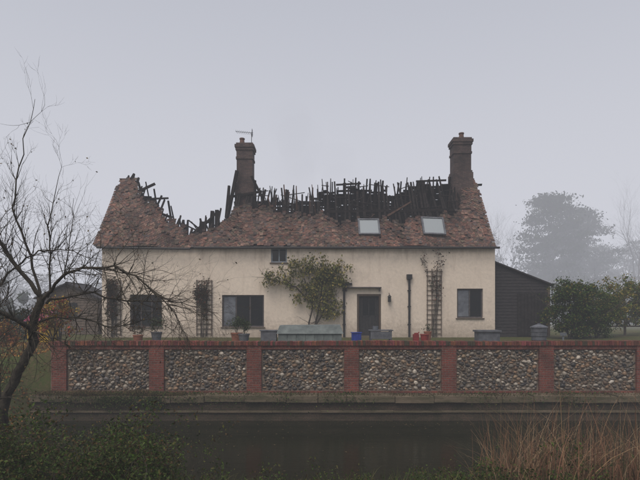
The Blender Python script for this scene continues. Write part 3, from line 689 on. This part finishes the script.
limb([(-4.65,Yt,1.35),(-4.2,Yt-.2,1.7),(-3.6,Yt-.4,1.85),(-2.9,Yt-.5,1.7),(-2.35,Yt-.6,1.25),(-2.05,Yt-.6,.8)],.03,.005,76,.8,2,.0)
limb([(-4.6,Yt,1.3),(-4.1,Yt+.3,1.45),(-3.4,Yt+.4,1.35),(-2.7,Yt+.5,1.35),(-1.9,Yt+.5,1.15)],.024,.004,66,.75,2,.02)
limb([(-4.7,Yt,1.0),(-4.2,Yt+.3,1.05),(-3.6,Yt+.4,.9),(-3.0,Yt+.5,1.0),(-2.5,Yt+.5,.75)],.02,.004,50,.65,2,.03)
limb([(-4.6,Yt,1.35),(-5.0,Yt-.2,2.0),(-5.3,Yt-.3,2.5),(-5.75,Yt-.4,2.9),(-6.2,Yt-.4,3.3)],.04,.008,60,.8,2,.06)
limb([(-4.65,Yt,1.35),(-4.95,Yt+.2,2.1),(-5.15,Yt+.1,2.9),(-4.95,Yt,3.8),(-4.75,Yt,4.7)],.026,.003,20,.6,2,.14)
limb([(-4.55,Yt,1.4),(-4.5,Yt,2.1),(-4.4,Yt-.2,2.7),(-4.2,Yt-.2,3.5)],.02,.003,22,.6,2,.1)
limb([(-4.2,Yt-.2,1.7),(-4.05,Yt-.2,2.3),(-4.0,Yt-.2,3.0)],.012,.003,12,.5,1,.1)
limb([(-4.75,Yt,.8),(-5.2,Yt-.6,1.3),(-5.8,Yt-.8,1.5),(-6.4,Yt-.8,1.9)],.04,.008,54,.9,2,.05)
limb([(-4.8,Yt,.4),(-4.4,Yt-.7,.8),(-3.9,Yt-.9,.75),(-3.3,Yt-1.0,.45)],.022,.004,44,.7,2,0)
limb([(-5.5,Yt+.3,-.7),(-5.6,Yt+.3,.4),(-5.5,Yt+.2,1.6),(-5.5,Yt,2.4)],.045,.012,56,.9,2,.03)
limb([(-5.3,Yt-.5,-.8),(-5.0,Yt-.6,.0),(-5.1,Yt-.6,.8),(-4.8,Yt-.6,1.5)],.025,.006,40,.7,2,.03)
limb([(-5.4,Yt,1.5),(-5.1,Yt,1.9),(-4.7,Yt,2.15),(-4.3,Yt+.1,2.2),(-3.8,Yt+.1,2.0)],.02,.004,40,.6,2,.03)
tubes('trunk_and_branches',L,M['bark'],e,5)
pts=np.concatenate([np.array(p[0]) for p in L if p[1][0]<.008]); n_=700; idx=rng.integers(0,len(pts),n_)
leaves('last_leaves',pts[idx]+rng.normal(0,.02,(n_,3))-[0,0,.02],.035,[[.12,.07,.03],[.16,.11,.03],[.06,.05,.025]],M['leaf'],e,droop=1)

# ---------------------------------------------------------------- foreground vegetation
def bramble(name,x0,x1,y0,y1,n,h,nl,size,pal_,nd=3):
    e=empty(name); L=[];tips=[]
    for k in range(n):
        x=rng.uniform(x0,x1);y=rng.uniform(y0,y1)
        grow(L,(x,y,float(H(x,y))-.05),(rng.normal(0,.5),rng.normal(0,.4),1),h*rng.uniform(.4,1.1)*.6,.008,nd,.2,-.02,(2,4),.8,(.5,.75),tips)
    tubes('stems',L,M['bark'],e,4); T=np.array(tips)
    leaves('foliage',T[rng.integers(0,len(T),nl)]+rng.normal(0,.05,(nl,3)),size,pal_,M['leaf'],e,droop=.3)
fg=[[.055,.095,.022],[.085,.125,.03],[.045,.065,.02],[.12,.12,.035],[.09,.06,.03],[.065,.11,.022]]
bramble('bramble_bush',-5.0,-1.9,5.6,7.2,80,.95,15000,.042,fg)
bramble('bramble_bush',-4.2,-2.1,6.6,7.8,44,1.35,8000,.042,fg+[[.14,.085,.03]])
bramble('bramble_bush',-6.2,-4.3,6.4,7.8,46,1.5,9000,.042,fg+[[.14,.085,.03]])
bramble('bramble_bush',-7.0,-3.0,7.6,9.5,60,1.1,9000,.05,fg+[[.14,.09,.03]])
bramble('bramble_bush',-9,-5.0,9.6,14.0,60,1.1,8000,.06,fg+[[.16,.10,.04],[.2,.12,.05]])
bramble('bank_undergrowth',-2.2,3.0,5.8,7.4,60,.42,5200,.035,fg)
bramble('bank_undergrowth',2.2,5.6,5.6,8.4,50,.7,7000,.04,fg)
def blades(name,n,xr,yr,hr,pal_,w=.012,lean=.35):
    pal_=np.array(pal_); V=[];F=[];C=[];k=0
    for q in range(n):
        x=rng.uniform(*xr);y=rng.uniform(*yr);z=float(H(x,y))-.03; h=rng.uniform(*hr); a=rng.uniform(0,6.28); l=abs(rng.normal(0,lean))*h
        sx,sy=-math.sin(a*1.7),math.cos(a*1.7); c=pal_[rng.integers(len(pal_))]*rng.uniform(.6,1.3); sg=5
        for i in range(sg+1):
            t_=i/sg; cx_=x+l*t_**2*math.cos(a); cy_=y+l*t_**2*math.sin(a); cz_=z+h*(t_-.25*(l/h)*t_**3); ww=w*(1-t_*.9)
            V+= [[cx_-sx*ww,cy_-sy*ww,cz_],[cx_+sx*ww,cy_+sy*ww,cz_]]; C+=[c]*2
            if i<sg: F.append([k,k+1,k+3,k+2]); k+=2
        k+=2
    return mkmesh(name,V,np.array(F),M['reed'],None,np.array(C))
tan=[[.34,.22,.125],[.25,.145,.09],[.42,.30,.19],[.17,.095,.065],[.30,.16,.10],[.12,.11,.06]]
blades('dry_reed_bed',1200,(2.9,6.0),(6.0,8.6),(.4,1.2),tan,.008,.5)
blades('dry_reed_bed',480,(2.7,6.2),(6.4,8.2),(1.0,1.75),tan,.006,.35)
blades('dry_reed_bed',160,(2.4,3.2),(6.4,7.6),(.5,1.3),tan,.007,.6)
blades('bank_grass',2400,(-6,5),(5.4,7.4),(.12,.38),[[.09,.14,.03],[.15,.15,.06],[.07,.12,.025]],.005,.5)
def wallgrass(name,n,xr,hr):
    V=[];F=[];C=[];k=0;pl=np.array([[.18,.13,.06],[.08,.10,.03],[.22,.15,.08],[.11,.08,.05]])
    for q in range(n):
        x=rng.uniform(*xr); y=rng.uniform(15.36,15.9); h=rng.uniform(*hr)*(.5+.5*abs(math.sin(x*1.9)+.4*math.sin(x*5))); a=rng.uniform(3.6,5.8); l=rng.uniform(.3,1.0)*h; c=pl[rng.integers(4)]*rng.uniform(.6,1.3)
        for i in range(5):
            t_=i/4; ww=.007*(1-.9*t_); cc=[x+l*t_*math.cos(a),y+l*t_*math.sin(a),-1.51+h*(t_*1.2-t_*t_*.9)]
            V+=[[cc[0]-ww,cc[1],cc[2]],[cc[0]+ww,cc[1],cc[2]]]; C+=[c,c]
            if i<4: F.append([k,k+1,k+3,k+2]); k+=2
        k+=2
    return mkmesh(name,V,np.array(F),M['reed'],None,np.array(C))
wallgrass('ledge_weeds',2600,(-9.2,-4.4),(.12,.5)); wallgrass('ledge_weeds',2000,(-4.4,17),(.06,.32))
Q=[]
for k in range(100):
    x=rng.choice([rng.uniform(-9,-5.0),rng.uniform(-9,16)]); n_=rng.integers(10,80); 
    Q.append(np.stack([rng.normal(x,.22,n_),15.33-np.abs(rng.normal(0,.04,n_)),-1.5-np.abs(rng.normal(0,.2,n_))],-1))
    Q.append(np.stack([rng.normal(x,.25,n_),rng.uniform(15.4,15.9,n_),-1.47+np.abs(rng.normal(0,.03,n_))],-1))
leaves('ledge_ivy',np.concatenate(Q),.05,fg,M['leaf'],None)
n_=14000; x=rng.uniform(-17,-7.5,n_); y=rng.uniform(7,19,n_); z=H(x,y)+.02
P1=np.stack([x,y,z],-1); leaves('fallen_leaves',P1[(y<15.8)|(x<-9.4)],.1,[[.36,.17,.05],[.28,.13,.04],[.42,.25,.08],[.14,.08,.04]],M['leaf'])
n_=420; xx=rng.uniform(-6,12,n_); yy=rng.choice([0,1],n_,p=[.5,.5]); yy=np.where(yy,15.4-np.abs(rng.normal(0,.5,n_)),rng.uniform(9.3,15.3,n_))
V=[];F=[];C=[]
for k in range(n_):
    a=rng.uniform(0,6.28);s=rng.uniform(.015,.04);c=np.array([xx[k],yy[k],-2.294]); d1=np.array([math.cos(a),math.sin(a),0])*s; d2=np.array([-math.sin(a),math.cos(a),0])*s*.6
    V+=[c-d1,c+d2,c+d1,c-d2]; F.append([4*k+3,4*k+2,4*k+1,4*k]); C+=[np.array([.16,.12,.06])*rng.uniform(.4,1.3)]*4
mkmesh('floating_leaves',V,np.array(F),M['leaf'],None,np.array(C))

# ---------------------------------------------------------------- self-glowing fog volumes and smoke
def glow_volmat(name,dens,col):
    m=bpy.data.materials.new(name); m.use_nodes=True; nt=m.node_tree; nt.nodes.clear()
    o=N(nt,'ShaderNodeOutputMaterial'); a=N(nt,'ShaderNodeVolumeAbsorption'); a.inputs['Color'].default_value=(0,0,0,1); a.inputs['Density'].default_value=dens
    em=N(nt,'ShaderNodeEmission'); em.inputs['Color'].default_value=rgba(col); em.inputs['Strength'].default_value=dens  # emission replaces daylight scattered in the haze and adds ambient light to surfaces
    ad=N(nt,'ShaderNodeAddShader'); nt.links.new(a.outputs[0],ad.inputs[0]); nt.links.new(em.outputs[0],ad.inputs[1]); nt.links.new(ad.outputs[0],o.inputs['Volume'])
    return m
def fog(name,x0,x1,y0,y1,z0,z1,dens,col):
    mb=MB(); mb.box(x0,x1,y0,y1,z0,z1); mb.make(name,glow_volmat(name,dens,col))
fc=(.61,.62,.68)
fog('glowing_mist',-500,500,-60,33,-4,70,.0023,fc)
fog('glowing_fog_bank',-500,500,33.01,600,-4,100,.0108,fc)
sm=glow_volmat('glowing_smoke',.030,(.43,.435,.485)); e=empty('glowing_smoke_plume')
for k,(x,y,z,r) in enumerate(((-1.2,27,8.6,1.1),(-1.7,27.3,9.6,1.4),(-1.1,27.6,10.7,1.6),(-1.9,27.5,11.7,1.5),(1.4,27.4,9.0,1.1),(.6,27.6,9.9,1.4))):
    ph=rng.uniform(0,6.28,3); dist=1+.15*np.sin(iv[:,0]*2.3+ph[0])+.15*np.sin(iv[:,2]*2.9+ph[1])
    mkmesh('puff',iv*dist[:,None]*np.array([r,r*.8,r])+np.array([x,y,z]),iF,sm,e,None,True)

# ---------------------------------------------------------------- light
w=bpy.data.worlds.new('World'); scene.world=w; w.use_nodes=True; nt=w.node_tree; bg=nt.nodes['Background']
sk=N(nt,'ShaderNodeTexSky',sky_type='NISHITA'); sk.sun_disc=False; el=math.radians(58); az=math.radians(205)
sk.sun_elevation=el; sk.sun_rotation=az; sk.air_density=1; sk.dust_density=7; sk.ozone_density=1.5
nt.links.new(sk.outputs[0],bg.inputs['Color']); bg.inputs['Strength'].default_value=.097
sd=bpy.data.lights.new('sun','SUN'); sd.energy=1.0; sd.angle=math.radians(30); sd.color=(1,.95,.88)
so=bpy.data.objects.new('sun',sd); COL.objects.link(so)
d=Vector((math.sin(az)*math.cos(el),math.cos(az)*math.cos(el),math.sin(el))); so.rotation_euler=d.to_track_quat('Z','Y').to_euler()
# ---------------------------------------------------------------- camera
cd=bpy.data.cameras.new('camera'); cd.lens=27; cd.sensor_width=36; cd.shift_y=75/640; cd.clip_end=3000; cd.clip_start=.05
co=bpy.data.objects.new('camera',cd); COL.objects.link(co); co.location=(0,0,1.1); co.rotation_euler=(math.radians(90),0,0); scene.camera=co
